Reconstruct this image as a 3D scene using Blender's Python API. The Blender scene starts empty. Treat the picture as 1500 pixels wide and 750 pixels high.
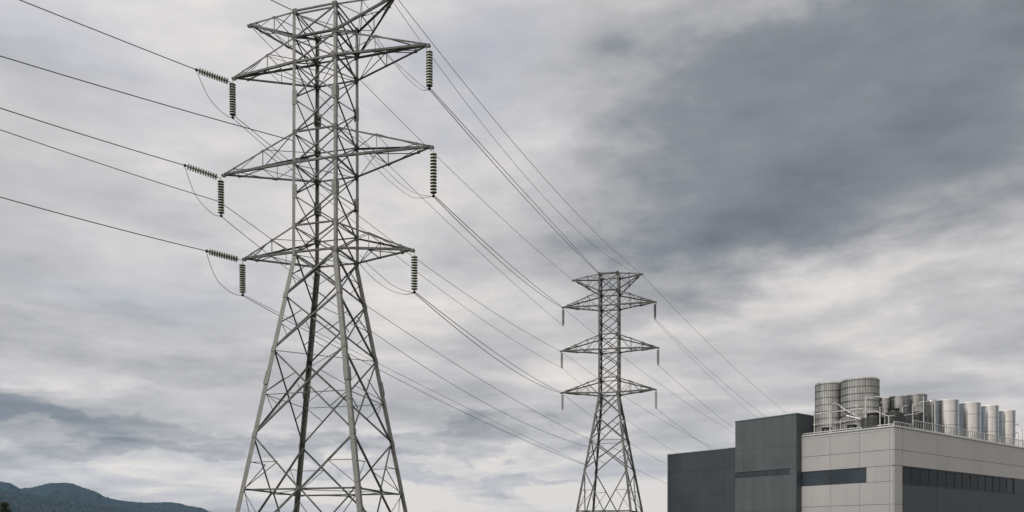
import bpy, math, random
from math import radians as R, sin, cos, pi, sqrt, atan2, asin, exp
from mathutils import Vector as V, noise as MN
random.seed(7)
SC = bpy.context.scene
COL = SC.collection

# ------------------------------------------------------------------ camera, world, sun, exposure
F = 1227.0; HZ = 793.0; U = 1/30.0; EYE = 1.6          # focal length and horizon in photo pixels, metres per unit
cam_d = bpy.data.cameras.new('camera'); cam = bpy.data.objects.new('camera', cam_d); COL.objects.link(cam)
cam.location = (0, 0, EYE); cam.rotation_euler = (R(90), 0, 0)
cam_d.sensor_width = 36; cam_d.lens = 36*F/1500; cam_d.shift_y = (HZ-375)/1500
cam_d.clip_start = 0.1; cam_d.clip_end = 30000
SC.camera = cam
SC.view_settings.view_transform = 'Standard'; SC.view_settings.look = 'None'
SC.view_settings.exposure = 0.0; SC.view_settings.gamma = 1; SC.view_settings.use_curve_mapping = False

SUN_EL, SUN_AZ = 42, -124      # azimuth from +Y towards +X
sd = bpy.data.lights.new('sun', 'SUN'); sd.energy = 1.5; sd.angle = R(14); sd.color = (1, .965, .92)
sun = bpy.data.objects.new('sun', sd); COL.objects.link(sun)
_dir = V((sin(R(SUN_AZ))*cos(R(SUN_EL)), cos(R(SUN_AZ))*cos(R(SUN_EL)), sin(R(SUN_EL))))
sun.rotation_euler = _dir.to_track_quat('Z', 'Y').to_euler()

def px_dir(px, py):
    v = V(((px-750)/F, 1, (HZ-py)/F)).normalized()
    return atan2(v.x, v.y), asin(v.z)

W = bpy.data.worlds.new('World'); SC.world = W; W.use_nodes = True
nt = W.node_tree; nt.nodes.clear(); NL = nt.links
def N(t, **k):
    n = nt.nodes.new(t)
    for a, b in k.items(): setattr(n, a, b)
    return n
def M(op, a, b=None, c=None, clamp=False):
    n = N('ShaderNodeMath', operation=op); n.use_clamp = clamp
    for i, x in enumerate((a, b, c)):
        if x is None: continue
        if isinstance(x, (int, float)): n.inputs[i].default_value = x
        else: NL.new(x, n.inputs[i])
    return n.outputs[0]
tc = N('ShaderNodeTexCoord'); sep = N('ShaderNodeSeparateXYZ'); NL.new(tc.outputs['Generated'], sep.inputs[0])
sx, sy, sz = sep.outputs
AZ = M('ARCTAN2', sx, sy); EL = M('ARCSINE', sz)
# cloud layer: the view direction meets a level sheet overhead, so clouds flatten towards the horizon
zz = M('ADD', M('MAXIMUM', sz, 0.0), 0.16)
cx_ = M('DIVIDE', sx, zz); cy_ = M('DIVIDE', sy, zz)
def comb(x, y, z=0.0):
    c = N('ShaderNodeCombineXYZ')
    for i, q in enumerate((x, y, z)):
        if isinstance(q, (int, float)): c.inputs[i].default_value = q
        else: NL.new(q, c.inputs[i])
    return c.outputs[0]
def nz(vec, scale, detail, rough, dist=0.0):
    n = N('ShaderNodeTexNoise'); n.inputs['Scale'].default_value = scale; n.inputs['Detail'].default_value = detail
    n.inputs['Roughness'].default_value = rough; n.inputs['Distortion'].default_value = dist
    NL.new(vec, n.inputs['Vector']); return n.outputs['Fac']
sheet = comb(cx_, cy_, 0.0)
sheet2 = comb(M('MULTIPLY', cx_, 0.62), M('ADD', cy_, 13.0), 4.0)
n_big = nz(sheet2, 1.25, 10, .56, .15)
n_mid = nz(sheet, 3.0, 12, .60, .1)
angv = comb(AZ, M('MULTIPLY', M('POWER', M('MAXIMUM', EL, .0005), .75), 4.0), 2.0)
n_str = nz(angv, 4.6, 11, .58, .25)
bandv = comb(M('MULTIPLY', AZ, 1.3), M('MULTIPLY', EL, 7.0), 5.0)
n_band = nz(bandv, 3.2, 11, .55, .5)
low = M('SUBTRACT', 1.0, M('MULTIPLY', EL, 1/R(20)), clamp=True)
n_edge = nz(comb(M('MULTIPLY', cx_, .8), cy_, 31.0), 2.1, 12, .6, .1)
edge = N('ShaderNodeMapRange', interpolation_type='SMOOTHSTEP'); NL.new(n_edge, edge.inputs[0]); edge.inputs[1].default_value = .46; edge.inputs[2].default_value = .57
n_w1 = nz(comb(AZ, M('MULTIPLY', EL, 2.2), 7.0), 3.5, 10, .6); n_w2 = nz(comb(AZ, M('MULTIPLY', EL, 2.2), 17.0), 4.0, 10, .6)
AZw = M('ADD', AZ, M('MULTIPLY', M('SUBTRACT', n_w1, .5), .42))
ELw = M('ADD', EL, M('MULTIPLY', M('SUBTRACT', n_w2, .5), .20))
def blob(px, py, rx, ry, rot, amp, crisp=False, warp=True):       # a cloud mass at a compass bearing and height of the sky
    a0, e0 = px_dir(px, py); rx /= F; ry /= F
    A_, E_ = (AZw, ELw) if warp else (AZ, EL)
    da = M('SUBTRACT', A_, a0); de = M('SUBTRACT', E_, e0); c, s = cos(R(rot)), sin(R(rot))
    p = M('DIVIDE', M('ADD', M('MULTIPLY', da, c), M('MULTIPLY', de, s)), rx)
    q = M('DIVIDE', M('SUBTRACT', M('MULTIPLY', de, c), M('MULTIPLY', da, s)), ry)
    r2 = M('ADD', M('MULTIPLY', p, p), M('MULTIPLY', q, q))
    if crisp: r2 = M('MULTIPLY', r2, M('MULTIPLY', r2, r2))
    return M('MULTIPLY', M('POWER', 2.718, M('MULTIPLY', r2, -1.0)), amp)
BLOBS = [(1270, 195, 430, 168, 9, -.32, True), (1160, 255, 300, 100, 6, -.34), (1430, 150, 240, 110, 10, -.22), (1060, 340, 220, 38, -2, -.20), (980, 110, 190, 90, 12, -.17), (1130, 150, 280, 90, 10, -.14), (1250, -20, 420, 80, 0, -.26), (1450, 60, 160, 90, 0, -.10),
         (1240, 428, 400, 28, 4, .20), (1300, 510, 450, 90, 0, -.22), (1050, 560, 260, 80, 0, -.10), (1400, 480, 220, 16, 4, .10),
         (80, 606, 250, 17, -2, -.20, True), (60, 615, 200, 30, 0, -.10), (480, 650, 330, 14, 3, -.22, True), (640, 692, 200, 10, 2, -.16, True), (150, 560, 200, 10, 2, .10), (200, 695, 320, 24, 0, .20), (40, 530, 200, 22, 0, .10), (760, 725, 240, 22, 0, .10), (330, 735, 200, 14, 0, .10),
         (500, 520, 300, 50, 0, -.12), (740, 610, 300, 30, 0, -.10), (740, 470, 220, 60, 0, -.08)]
acc = None
for b in BLOBS:
    o = blob(*b); acc = o if acc is None else M('ADD', acc, o)
# out of view: dark cloud banks added to darken the steel tanks' reflected edges
def added_mass(az, el, raz, rel, amp):
    p = M('DIVIDE', M('SUBTRACT', AZ, R(az)), R(raz)); q = M('DIVIDE', M('SUBTRACT', EL, R(el)), R(rel))
    return M('MULTIPLY', M('POWER', 2.718, M('MULTIPLY', M('ADD', M('MULTIPLY', p, p), M('MULTIPLY', q, q)), -1.0)), amp)
for b in [(-74, 4, 36, 28, -1.5), (100, 5, 25, 20, -.8)]: acc = M('ADD', acc, added_mass(*b))
val = M('ADD', acc, .865)
val = M('ADD', val, M('MULTIPLY', M('SUBTRACT', n_big, .5), .55))
val = M('ADD', val, M('MULTIPLY', M('SUBTRACT', n_mid, .5), .42))
val = M('ADD', val, M('MULTIPLY', M('SUBTRACT', n_str, .5), .45))
val = M('ADD', val, M('MULTIPLY', M('MULTIPLY', M('SUBTRACT', n_band, .5), low), 1.5))
val = M('ADD', val, M('MULTIPLY', edge.outputs[0], .09), clamp=True)
ramp = N('ShaderNodeValToRGB'); NL.new(val, ramp.inputs[0])
cr = ramp.color_ramp
SKYC = [(0.0, (.154, .171, .192)), (.28, (.240, .257, .281)), (.52, (.400, .396, .404)), (.78, (.580, .562, .562)), (1.0, (.79, .735, .685))]
cr.elements[0].position = 0; cr.elements[0].color = (*SKYC[0][1], 1)
cr.elements[1].position = 1; cr.elements[1].color = (*SKYC[-1][1], 1)
for p, c in SKYC[1:-1]:
    e = cr.elements.new(p); e.color = (*c, 1)
# thin places where blue sky comes through
sky = N('ShaderNodeTexSky'); sky.sky_type = 'NISHITA'; sky.sun_disc = False
sky.sun_elevation = R(SUN_EL); sky.sun_rotation = R(SUN_AZ)
bg1 = N('ShaderNodeBackground'); NL.new(sky.outputs[0], bg1.inputs[0]); bg1.inputs[1].default_value = 0.12
bg2 = N('ShaderNodeBackground'); NL.new(ramp.outputs[0], bg2.inputs[0]); 
sv = (sin(R(SUN_AZ))*cos(R(SUN_EL)), cos(R(SUN_AZ))*cos(R(SUN_EL)), sin(R(SUN_EL)))
dt = M('ADD', M('ADD', M('MULTIPLY', sx, sv[0]), M('MULTIPLY', sy, sv[1])), M('MULTIPLY', sz, sv[2]))
glow = M('MULTIPLY', M('POWER', 2.718, M('MULTIPLY', M('SUBTRACT', dt, 1.0), 2.6)), 1.5)       # cloud is brighter round the hidden sun
zen = M('MULTIPLY', M('POWER', M('MAXIMUM', sz, 0.0), 4.0), .7)
NL.new(M('ADD', M('ADD', glow, zen), 1.0), bg2.inputs[1])
thin = None
for b in [(90, 35, 260, 60, -6, .30), (700, 80, 160, 110, 0, .38), (200, 430, 170, 30, 0, .22), (430, 300, 300, 120, 0, .06)]:
    o = blob(*b); thin = o if thin is None else M('ADD', thin, o)
thin = M('MULTIPLY', thin, M('MULTIPLY_ADD', n_mid, 1.2, .2), clamp=True)
cov = M('SUBTRACT', 1.0, M('MINIMUM', thin, .45))
mx = N('ShaderNodeMixShader'); NL.new(cov, mx.inputs[0]); NL.new(bg1.outputs[0], mx.inputs[1]); NL.new(bg2.outputs[0], mx.inputs[2])
wo = N('ShaderNodeOutputWorld'); NL.new(mx.outputs[0], wo.inputs[0])

# ------------------------------------------------------------------ helpers
def P3(X, Y, H): return V((X*U, Y*U, H*U + EYE))                 # units to metres
def at(px, py, Y): return V(((px-750)*Y/F*U, Y*U, (HZ-py)*Y/F*U + EYE))
ORG = {}
def tag(o, label=None, cat=None, group=None, kind=None):
    if label: o['label'] = label
    if cat: o['category'] = cat
    if group: o['group'] = group
    if kind: o['kind'] = kind
    return o
def empty(name, loc, label, cat, group=None):
    o = bpy.data.objects.new(name, None); COL.objects.link(o); o.location = loc; o.empty_display_size = .3
    ORG[o] = V(loc); return tag(o, label, cat, group)
class MB:
    def __init__(s): s.v = []; s.f = []; s.sm = False
    def add(s, vs, fs):
        k = len(s.v); s.v += [V(x) for x in vs]; s.f += [tuple(i+k for i in f) for f in fs]; return s
    def box(s, c, a, b, h):                    # centre, half-axis vectors
        c = V(c); a = V(a); b = V(b); h = V(h)
        vs = [c+a*i+b*j+h*k for i in (-1, 1) for j in (-1, 1) for k in (-1, 1)]
        fs = [(0, 1, 3, 2), (4, 6, 7, 5), (0, 4, 5, 1), (2, 3, 7, 6), (0, 2, 6, 4), (1, 5, 7, 3)]
        if a.cross(b).dot(h) < 0: fs = [f[::-1] for f in fs]
        return s.add(vs, fs)
    def angle(s, A, B, w, t, u, v, off=0.0):   # L-section steel: heel on the line, flanges along u and v
        A = V(A); B = V(B); d = (B-A).normalized(); u = V(u); u = (u-d*u.dot(d)).normalized()
        v = V(v); v = (v-d*v.dot(d)); v = (v-u*v.dot(u)).normalized()
        pr = [(0, 0), (w, 0), (w, t), (t, t), (t, w), (0, w)]
        vs = [Q+u*a+v*b+v*off for Q in (A, B) for a, b in pr]
        fs = [(i, (i+1) % 6, (i+1) % 6+6, i+6) for i in range(6)] + [(5, 4, 3, 2, 1, 0), (6, 7, 8, 9, 10, 11)]
        if u.cross(v).dot(d) < 0: fs = [f[::-1] for f in fs]
        return s.add(vs, fs)
    def tube(s, pts, r, n=8, cap=True):
        pts = [V(p) for p in pts]; rs = r if isinstance(r, (list, tuple)) else [r]*len(pts)
        d0 = (pts[1]-pts[0]).normalized(); up = V((0, 0, 1)) if abs(d0.z) < .9 else V((1, 0, 0))
        vs = []
        for i, p in enumerate(pts):
            d = (pts[min(i+1, len(pts)-1)]-pts[max(i-1, 0)]).normalized()
            a = d.cross(up).normalized(); b = a.cross(d).normalized(); up = b
            vs += [p+(a*cos(2*pi*k/n)+b*sin(2*pi*k/n))*rs[i] for k in range(n)]
        fs = []
        for i in range(len(pts)-1):
            for k in range(n):
                j = (k+1) % n; fs.append((i*n+k, i*n+j, (i+1)*n+j, (i+1)*n+k))
        if cap:
            fs.append(tuple(range(n))[::-1]); fs.append(tuple((len(pts)-1)*n+k for k in range(n)))
        return s.add(vs, fs)
    def lathe(s, o, prof, n=24, axis=(0, 0, 1)):  # prof: (r, z) list
        o = V(o); ax = V(axis).normalized(); t = V((1, 0, 0)) if abs(ax.x) < .9 else V((0, 1, 0))
        a = ax.cross(t).normalized(); b = ax.cross(a).normalized()
        vs = [o+ax*z+(a*cos(2*pi*k/n)+b*sin(2*pi*k/n))*r for r, z in prof for k in range(n)]
        fs = [(i*n+k, i*n+(k+1) % n, (i+1)*n+(k+1) % n, (i+1)*n+k) for i in range(len(prof)-1) for k in range(n)]
        return s.add(vs, fs)
    def build(s, name, mat, parent=None, smooth=False, org=None):
        o0 = ORG[parent] if parent is not None else (V(org) if org is not None else V((0, 0, 0)))
        me = bpy.data.meshes.new(name); me.from_pydata([tuple(x-o0) for x in s.v], [], s.f); me.update()
        me.materials.append(mat)
        if smooth:
            me.polygons.foreach_set('use_smooth', [True]*len(me.polygons))
            try: me.set_sharp_from_angle(angle=R(35))
            except Exception: pass
        o = bpy.data.objects.new(name, me); COL.objects.link(o)
        if parent is not None: o.parent = parent
        else: o.location = o0
        ORG[o] = o0; return o

# ------------------------------------------------------------------ materials
def mat(name, base, rough=.6, metal=0.0, var=.0, vscale=3.0, bump=0.0, bscale=20.0, coord='Object', col2=None, stretch=(1, 1, 1), detail=5, aniso=0, streak=None, spec=None, island=0):
    m = bpy.data.materials.new(name); m.use_nodes = True; t = m.node_tree; b = t.nodes['Principled BSDF']; L = t.links
    b.inputs['Roughness'].default_value = rough; b.inputs['Metallic'].default_value = metal
    b.inputs['Base Color'].default_value = (*base, 1)
    if spec is not None: b.inputs['Specular IOR Level'].default_value = spec
    c = t.nodes.new('ShaderNodeTexCoord'); mp = t.nodes.new('ShaderNodeMapping'); mp.inputs['Scale'].default_value = stretch
    L.new(c.outputs[coord], mp.inputs[0])
    if var or col2:
        n = t.nodes.new('ShaderNodeTexNoise'); n.inputs['Scale'].default_value = vscale; n.inputs['Detail'].default_value = detail; n.inputs['Roughness'].default_value = .6
        L.new(mp.outputs[0], n.inputs['Vector'])
        r = t.nodes.new('ShaderNodeValToRGB'); L.new(n.outputs['Fac'], r.inputs[0])
        c2 = col2 if col2 else tuple(x*(1-var) for x in base); c1 = tuple(min(1, x*(1+var)) for x in base)
        r.color_ramp.elements[0].position = .32; r.color_ramp.elements[0].color = (*c2, 1)
        r.color_ramp.elements[1].position = .68; r.color_ramp.elements[1].color = (*c1, 1)
        out = r.outputs[0]
        if streak:
            mp2 = t.nodes.new('ShaderNodeMapping'); mp2.inputs['Scale'].default_value = (1, 1, .06); L.new(c.outputs[coord], mp2.inputs[0])
            n2 = t.nodes.new('ShaderNodeTexNoise'); n2.inputs['Scale'].default_value = 2.2; n2.inputs['Detail'].default_value = 6; L.new(mp2.outputs[0], n2.inputs['Vector'])
            mr = t.nodes.new('ShaderNodeMapRange'); mr.inputs[1].default_value = .35; mr.inputs[2].default_value = .75; mr.inputs[3].default_value = 1; mr.inputs[4].default_value = 1-streak
            L.new(n2.outputs['Fac'], mr.inputs[0])
            mm = t.nodes.new('ShaderNodeMix'); mm.data_type = 'RGBA'; mm.blend_type = 'MULTIPLY'; mm.inputs[0].default_value = 1
            L.new(out, mm.inputs[6]); L.new(mr.outputs[0], mm.inputs[7]); out = mm.outputs[2]
        if island:
            ge = t.nodes.new('ShaderNodeNewGeometry'); mi = t.nodes.new('ShaderNodeMapRange'); mi.inputs[3].default_value = 1-island; mi.inputs[4].default_value = 1+island*.4
            L.new(ge.outputs['Random Per Island'], mi.inputs[0]); m2 = t.nodes.new('ShaderNodeMix'); m2.data_type = 'RGBA'; m2.blend_type = 'MULTIPLY'; m2.inputs[0].default_value = 1
            L.new(out, m2.inputs[6]); L.new(mi.outputs[0], m2.inputs[7]); out = m2.outputs[2]
        L.new(out, b.inputs['Base Color'])
        mr3 = t.nodes.new('ShaderNodeMapRange'); mr3.inputs[3].default_value = max(0, rough-.1); mr3.inputs[4].default_value = min(1, rough+.12)
        L.new(n.outputs['Fac'], mr3.inputs[0]); L.new(mr3.outputs[0], b.inputs['Roughness'])
    if bump:
        n = t.nodes.new('ShaderNodeTexNoise'); n.inputs['Scale'].default_value = bscale; n.inputs['Detail'].default_value = 5
        L.new(mp.outputs[0], n.inputs['Vector']); bp = t.nodes.new('ShaderNodeBump'); bp.inputs['Strength'].default_value = bump; bp.inputs['Distance'].default_value = .02
        L.new(n.outputs['Fac'], bp.inputs['Height']); L.new(bp.outputs[0], b.inputs['Normal'])
    return m
M_LEG = mat('galvanised_leg', (.215, .218, .20), .6, .25, vscale=14, col2=(.10, .10, .092), detail=8, bump=.3, bscale=40)
M_LEG_DK = M_LEG
M_STEEL = mat('galvanised_brace', (.135, .138, .128), .6, .3, vscale=2.4, col2=(.045, .047, .043), detail=6)
M_FAR = mat('weathered_steel_far', (.15, .152, .14), .65, .25, vscale=1.5, col2=(.06, .06, .055))
M_DISC = mat('glazed_porcelain', (.45, .47, .40), .25, 0, var=.2, vscale=9)
M_DISCP = mat('pale_glazed_porcelain', (.55, .55, .48), .28, 0, var=.2, vscale=9)
M_UNDER = mat('shade_toned_glaze', (.11, .118, .10), .4, 0, var=.2)  # shading under the discs, put into a darker glaze colour
M_CAP = mat('dark_iron_cap', (.045, .045, .042), .55, .6, var=.3)
M_WIRE = mat('aluminium_conductor', (.10, .10, .102), .5, .5, var=.25, vscale=.7)
M_WIREP = mat('weathered_conductor', (.27, .27, .27), .5, .5, var=.2, vscale=.7)
M_PANEL = mat('light_grey_cladding', (.375, .367, .357), .55, 0, var=.05, vscale=.35, streak=.07, island=.035, bump=.04, bscale=8)
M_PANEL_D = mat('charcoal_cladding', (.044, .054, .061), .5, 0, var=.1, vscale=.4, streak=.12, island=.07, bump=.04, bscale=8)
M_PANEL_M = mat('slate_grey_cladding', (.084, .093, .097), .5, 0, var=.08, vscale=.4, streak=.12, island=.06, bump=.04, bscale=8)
M_GAP = mat('dark_joint', (.02, .02, .02), .8)
M_COPE = mat('pale_metal_coping', (.60, .60, .59), .4, .5, var=.1)
M_COPE_D = mat('grey_metal_coping', (.20, .21, .215), .4, .5, var=.1)
M_GLASS = mat('dark_window_glass', (.020, .026, .030), .3, 0, var=.3, vscale=.5, spec=.12)
M_GLASS_B = mat('blue_grey_window_glass', (.042, .053, .062), .3, 0, var=.2, vscale=.5, spec=.25)
M_GLASS_C = mat('faint_blind_glass', (.027, .034, .039), .3, 0, var=.3, vscale=.5, spec=.14)
M_MULL = mat('window_bar_metal', (.055, .062, .066), .45, .4, var=.1)
M_STAIN = mat('brushed_stainless', (.57, .55, .52), .20, 1.0, var=.12, vscale=2.2, stretch=(1, 1, .12), bump=.12, bscale=5)
M_STAIN_D = mat('dull_stainless', (.60, .595, .58), .34, .4, var=.3, vscale=2.4, stretch=(1, 1, .15), bump=.3, bscale=4)
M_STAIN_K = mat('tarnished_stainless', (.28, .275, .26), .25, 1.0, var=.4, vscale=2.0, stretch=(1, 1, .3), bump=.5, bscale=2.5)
M_BAND = mat('dark_band_steel', (.12, .12, .115), .5, .7, var=.3)
M_DUCT = mat('black_duct', (.03, .03, .03), .5, .2, var=.3)
M_WHITE = mat('pale_painted_pipe', (.50, .495, .48), .4, 0, var=.12, vscale=3)
M_RAIL = mat('galvanised_rail', (.42, .42, .40), .45, .6, var=.2)
M_ROOF = mat('grey_roof_membrane', (.16, .16, .155), .85, 0, var=.2, vscale=.5)
M_CONC = mat('concrete', (.32, .31, .29), .85, 0, var=.15, vscale=2, bump=.3)
M_ASPH = mat('asphalt', (.05, .05, .052), .9, 0, var=.2, vscale=.6, bump=.3)

# ------------------------------------------------------------------ ground, hills
def ground_mat():
    m = mat('rough_grass', (.075, .080, .050), .95, 0, vscale=.15, col2=(.045, .052, .032), detail=10, bump=.6, bscale=3)
    return m
g = MB(); S = 9000
g.add([(-S, -S, 0), (S, -S, 0), (S, S, 0), (-S, S, 0)], [(0, 1, 2, 3)])
tag(g.build('ground', ground_mat()), kind='structure')
def lerp_tab(tab, x):
    if x <= tab[0][0]: return tab[0][1]
    for (a, b), (c, d) in zip(tab, tab[1:]):
        if x <= c:
            k = (x-a)/(c-a); k = k*k*(3-2*k)*.5+k*.5; return b+(d-b)*k
    return tab[-1][1]
M_FOREST = mat('forested_slope_hazed', (.005, .026, .036), .95, 0, vscale=.008, col2=(.002, .009, .016), detail=12, bump=0)  # forest colour with the blue of distant haze mixed in
M_FOREST2 = mat('forested_ridge_hazed', (.010, .028, .032), .95, 0, vscale=.012, col2=(.005, .014, .015), detail=12, bump=0)  # ridge forest, its base colour also tinted with haze blue
def hills(name, tab, d_ridge, d_near, d_far, px0, px1, nx, ny, m, seed):
    b = MB(); vs = []; fs = []
    for j in range(ny+1):
        s = j/ny
        for i in range(nx+1):
            px = px0+(px1-px0)*i/nx; yr = lerp_tab(tab, px)
            rd = d_ridge+260*MN.noise((px*.006, seed, 0))
            hr = max(0, (HZ-yr)/F*rd)+EYE
            if s < .82:
                k = s/.82; d = d_near+(rd-d_near)*k; h = hr*(k**1.15)
                h += hr*.22*MN.fractal((px*.012, k*2.2, seed+3), 1, 2, 5)*k*(1-k)*3
            else:
                k = (s-.82)/.18; d = rd+(d_far-rd)*k; h = hr*max(0, 1-k)**1.3
            tex = (MN.noise((px*.55, d*.03, seed))*3.0+MN.noise((px*1.5, d*.1, seed+9))*3.2) if h > 8 else 0
            vs.append(((px-750)/F*d, d, h-2+tex))
    for j in range(ny):
        for i in range(nx):
            a = j*(nx+1)+i; fs.append((a, a+1, a+nx+2, a+nx+1))
    b.add(vs, fs)
    o = b.build(name, m); tag(o, kind='structure'); return o
RIDGE1 = [(-900, 740), (-500, 700), (-200, 716), (-60, 700), (0, 704.5), (12, 706), (30, 714.5), (45, 713.5), (60, 710), (75, 706.5), (103, 706.5), (125, 714), (140, 719), (155, 727), (170, 731), (200, 737), (235, 744), (280, 756), (340, 775), (420, 793)]
RIDGE2 = [(60, 793), (110, 765), (150, 738), (175, 732.5), (205, 735.5), (225, 735.5), (250, 735), (262, 736.5), (278, 741), (295, 743.5), (308, 749), (340, 757), (420, 772), (520, 793)]
RIDGE0 = [(-900, 760), (-300, 735), (-60, 722), (0, 716), (40, 722), (90, 729), (140, 738), (200, 746), (240, 752), (320, 775), (420, 793)]
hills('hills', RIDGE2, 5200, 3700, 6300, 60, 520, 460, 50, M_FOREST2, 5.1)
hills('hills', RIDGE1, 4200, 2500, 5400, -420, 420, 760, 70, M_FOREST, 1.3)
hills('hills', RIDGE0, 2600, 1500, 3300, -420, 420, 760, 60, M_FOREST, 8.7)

# ------------------------------------------------------------------ lattice towers
def tower(name, label, P):
    cx, cy, th = P['c'][0], P['c'][1], R(P['th'])
    e1 = V((cos(th), -sin(th), 0)); e2 = V((sin(th), cos(th), 0))        # along the crossarms; away
    hb = P['bend']; hr = P['ref']
    sgn = {'a': (-1, -1), 'b': (-1, 1), 'c': (1, -1), 'd': (1, 1)}          # a left, b rear, c front, d right
    C0 = V((cx, cy, 0)); top = {}; base = {}
    for k, (s1, s2) in sgn.items():
        top[k] = C0+e1*(s1*P['s']/2)+e2*(s2*P['s']/2)
        q = C0+e1*(s1*P['sb']/2)+e2*(s2*P['sb']/2)
        base[k] = V(((P['px'][k]-750)*q.y/F, q.y, 0))
    def L(k, h):
        if h >= hb: p = top[k]
        else:
            t = (hb-h)/(hb-hr); p = top[k]+(base[k]-top[k])*t
        return P3(p.x, p.y, h)
    ctr = lambda h: P3(cx, cy, h)
    root = empty(name, P3(cx, cy, 0).to_3d()*1, label, 'pylon', P.get('group'))
    root.location.z = 0; ORG[root] = V((root.location.x, root.location.y, 0))
    gz = -EYE/U
    MS, ML = P['mat'], P['matleg']
    w = P['w']
    # legs
    E1 = V((e1.x, e1.y, 0)); E2 = V((e2.x, e2.y, 0))
    for k, (s1, s2) in sgn.items():
        b = MB(); uu = -E1*s1; vv = -E2*s2
        b.angle(L(k, gz+2), L(k, hb), w['leg0'], w['lt'], uu, vv)
        b.angle(L(k, hb-4)-(uu+vv)*.012, L(k, P['top']+4)-(uu+vv)*.012, w['leg1'], w['lt'], uu, vv)
        for h in P['rings']+[x for ar in P['arms'] for x in ar['h']]:       # gusset plates
            c = L(k, h); z = (L(k, h+5)-L(k, h-5)).normalized(); q = w['gus']
            b.box(c+uu*q*.75-vv*.016, uu*q*.75, vv*.010, z*q)
            b.box(c+vv*q*.75-uu*.016, vv*q*.75, uu*.010, z*q)
        # splice plates on the leg
        for h in P.get('splice', []):
            c = L(k, h); z = (L(k, h+5)-L(k, h-5)).normalized()
            b.box(c+uu*.11-vv*.03, uu*.12, vv*.014, z*.34); b.box(c+vv*.11-uu*.03, vv*.12, uu*.014, z*.34)
        lo = b.build('leg', ML, root)
        if k in P.get('bolts', ''):
            h = gz+70; i = 0
            while h < P['top']:
                c = L(k, h)
                MB().tube([c, c+(E1*s1 if i % 2 else E2*s2)*.16], .012, 5).build('step_bolt', MS, lo); h += 15; i += 1
        f = MB(); c = L(k, gz); f.lathe((c.x, c.y, -.3), [(0, 0), (.55, 0), (.55, .55), (.5, .6), (0, .6)], 20)
        f.build('concrete_footing', M_CONC, root)
    faces = [('a', 'c', -E2), ('c', 'd', E1), ('b', 'd', E2), ('a', 'b', -E1)]
    members = []    # (A, B, width, inward normal, offset, name)
    def mem(A, B, wd, n, off, nm='brace'): members.append((V(A), V(B), wd, V(n), off, nm))
    def cross(k1, k2, n, h0, h1, wd, mode='x'):
        inn = -n
        if mode == 'x':
            mem(L(k1, h0), L(k2, h1), wd, inn, .02, 'diagonal_brace'); mem(L(k2, h0), L(k1, h1), wd, inn, .02+wd*1.06, 'diagonal_brace')
        elif mode == 'h': mem(L(k1, h0), L(k2, h0), wd, inn, .045+wd*2.1, 'horizontal_brace')
    for (k1, k2, n) in faces:
        rg = P['rings']
        for i in range(len(rg)-1):
            hi, lo_ = rg[i], rg[i+1]
            big = hi <= hb
            cross(k1, k2, n, lo_, hi, w['bx0'] if big else w['bx1'])
            if big and hi-lo_ > 60:                                   # secondary redundants
                # leg mid node to the diagonals
                wl = V(L(k2, lo_)-L(k1, lo_)).length; wt = V(L(k2, hi)-L(k1, hi)).length; t = wl/(wl+wt)
                X = L(k1, lo_).lerp(L(k2, hi), t)
                hx = (X.z-EYE)/U
                for kk, ko in ((k1, k2), (k2, k1)):
                    pl = L(kk, (hi+lo_)*.5)
                    d1 = L(kk, lo_).lerp(L(ko, hi), .30); d2 = L(kk, hi).lerp(L(ko, lo_), .28)
                    mem(pl, d1, w['sec'], -n, .16, 'secondary_brace'); mem(pl, d2, w['sec'], -n, .19, 'secondary_brace')
        for h in P['hring']:
            cross(k1, k2, n, h, h, w['bx1'] if h > hb else w['sec'], 'h')
        # K panel near the ground, its centre on the lowest ring
        hc, hl, hf = P['kc'], P['rings'][-1], gz+18
        mid = L(k1, hc).lerp(L(k2, hc), .5)
        for kk, off in ((k1, .02), (k2, .14)):
            mem(L(kk, hl), mid, w['bx0'], -n, off, 'diagonal_brace'); mem(mid, L(kk, hf), w['bx0'], -n, off, 'diagonal_brace')
            pm = L(kk, (hl+hc)*.5); dm = L(kk, hl).lerp(mid, .5)
            mem(pm, dm, w['sec'], -n, .17, 'secondary_brace'); mem(L(kk, hc), dm, w['sec'], -n, .2, 'secondary_brace')
            pm = L(kk, (hf+hc)*.5); dm = L(kk, hf).lerp(mid, .5)
            mem(pm, dm, w['sec'], -n, .17, 'secondary_brace'); mem(L(kk, hc), dm, w['sec'], -n, .2, 'secondary_brace')
        mem(L(k1, hc), L(k2, hc), w['bx0'], -n, .30, 'horizontal_brace')
    for h in P['plan']:                                               # plan bracing inside the body
        mem(L('a', h), L('d', h), w['sec'], V((0, 0, -1)), .05, 'plan_brace'); mem(L('b', h), L('c', h), w['sec'], V((0, 0, -1)), .14, 'plan_brace')
    h = P['kc']
    m4 = {q: L(q[0], h).lerp(L(q[1], h), .5) for q in ('ac', 'cd', 'db', 'ba')}
    for q1, q2 in (('ac', 'cd'), ('cd', 'db'), ('db', 'ba'), ('ba', 'ac')): mem(m4[q1], m4[q2], w['sec'], V((0, 0, -1)), .05, 'plan_brace')
    for (A, B, wd, inn, off, nm) in members:
        d = (B-A).normalized(); u = d.cross(inn); u = u if u.z >= 0 else -u
        MB().angle(A-u*wd*.5, B-u*wd*.5, wd, .012 if wd > .07 else .008, u, inn, off).build(nm, MS, root)
    # crossarms
    tips = {}
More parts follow.
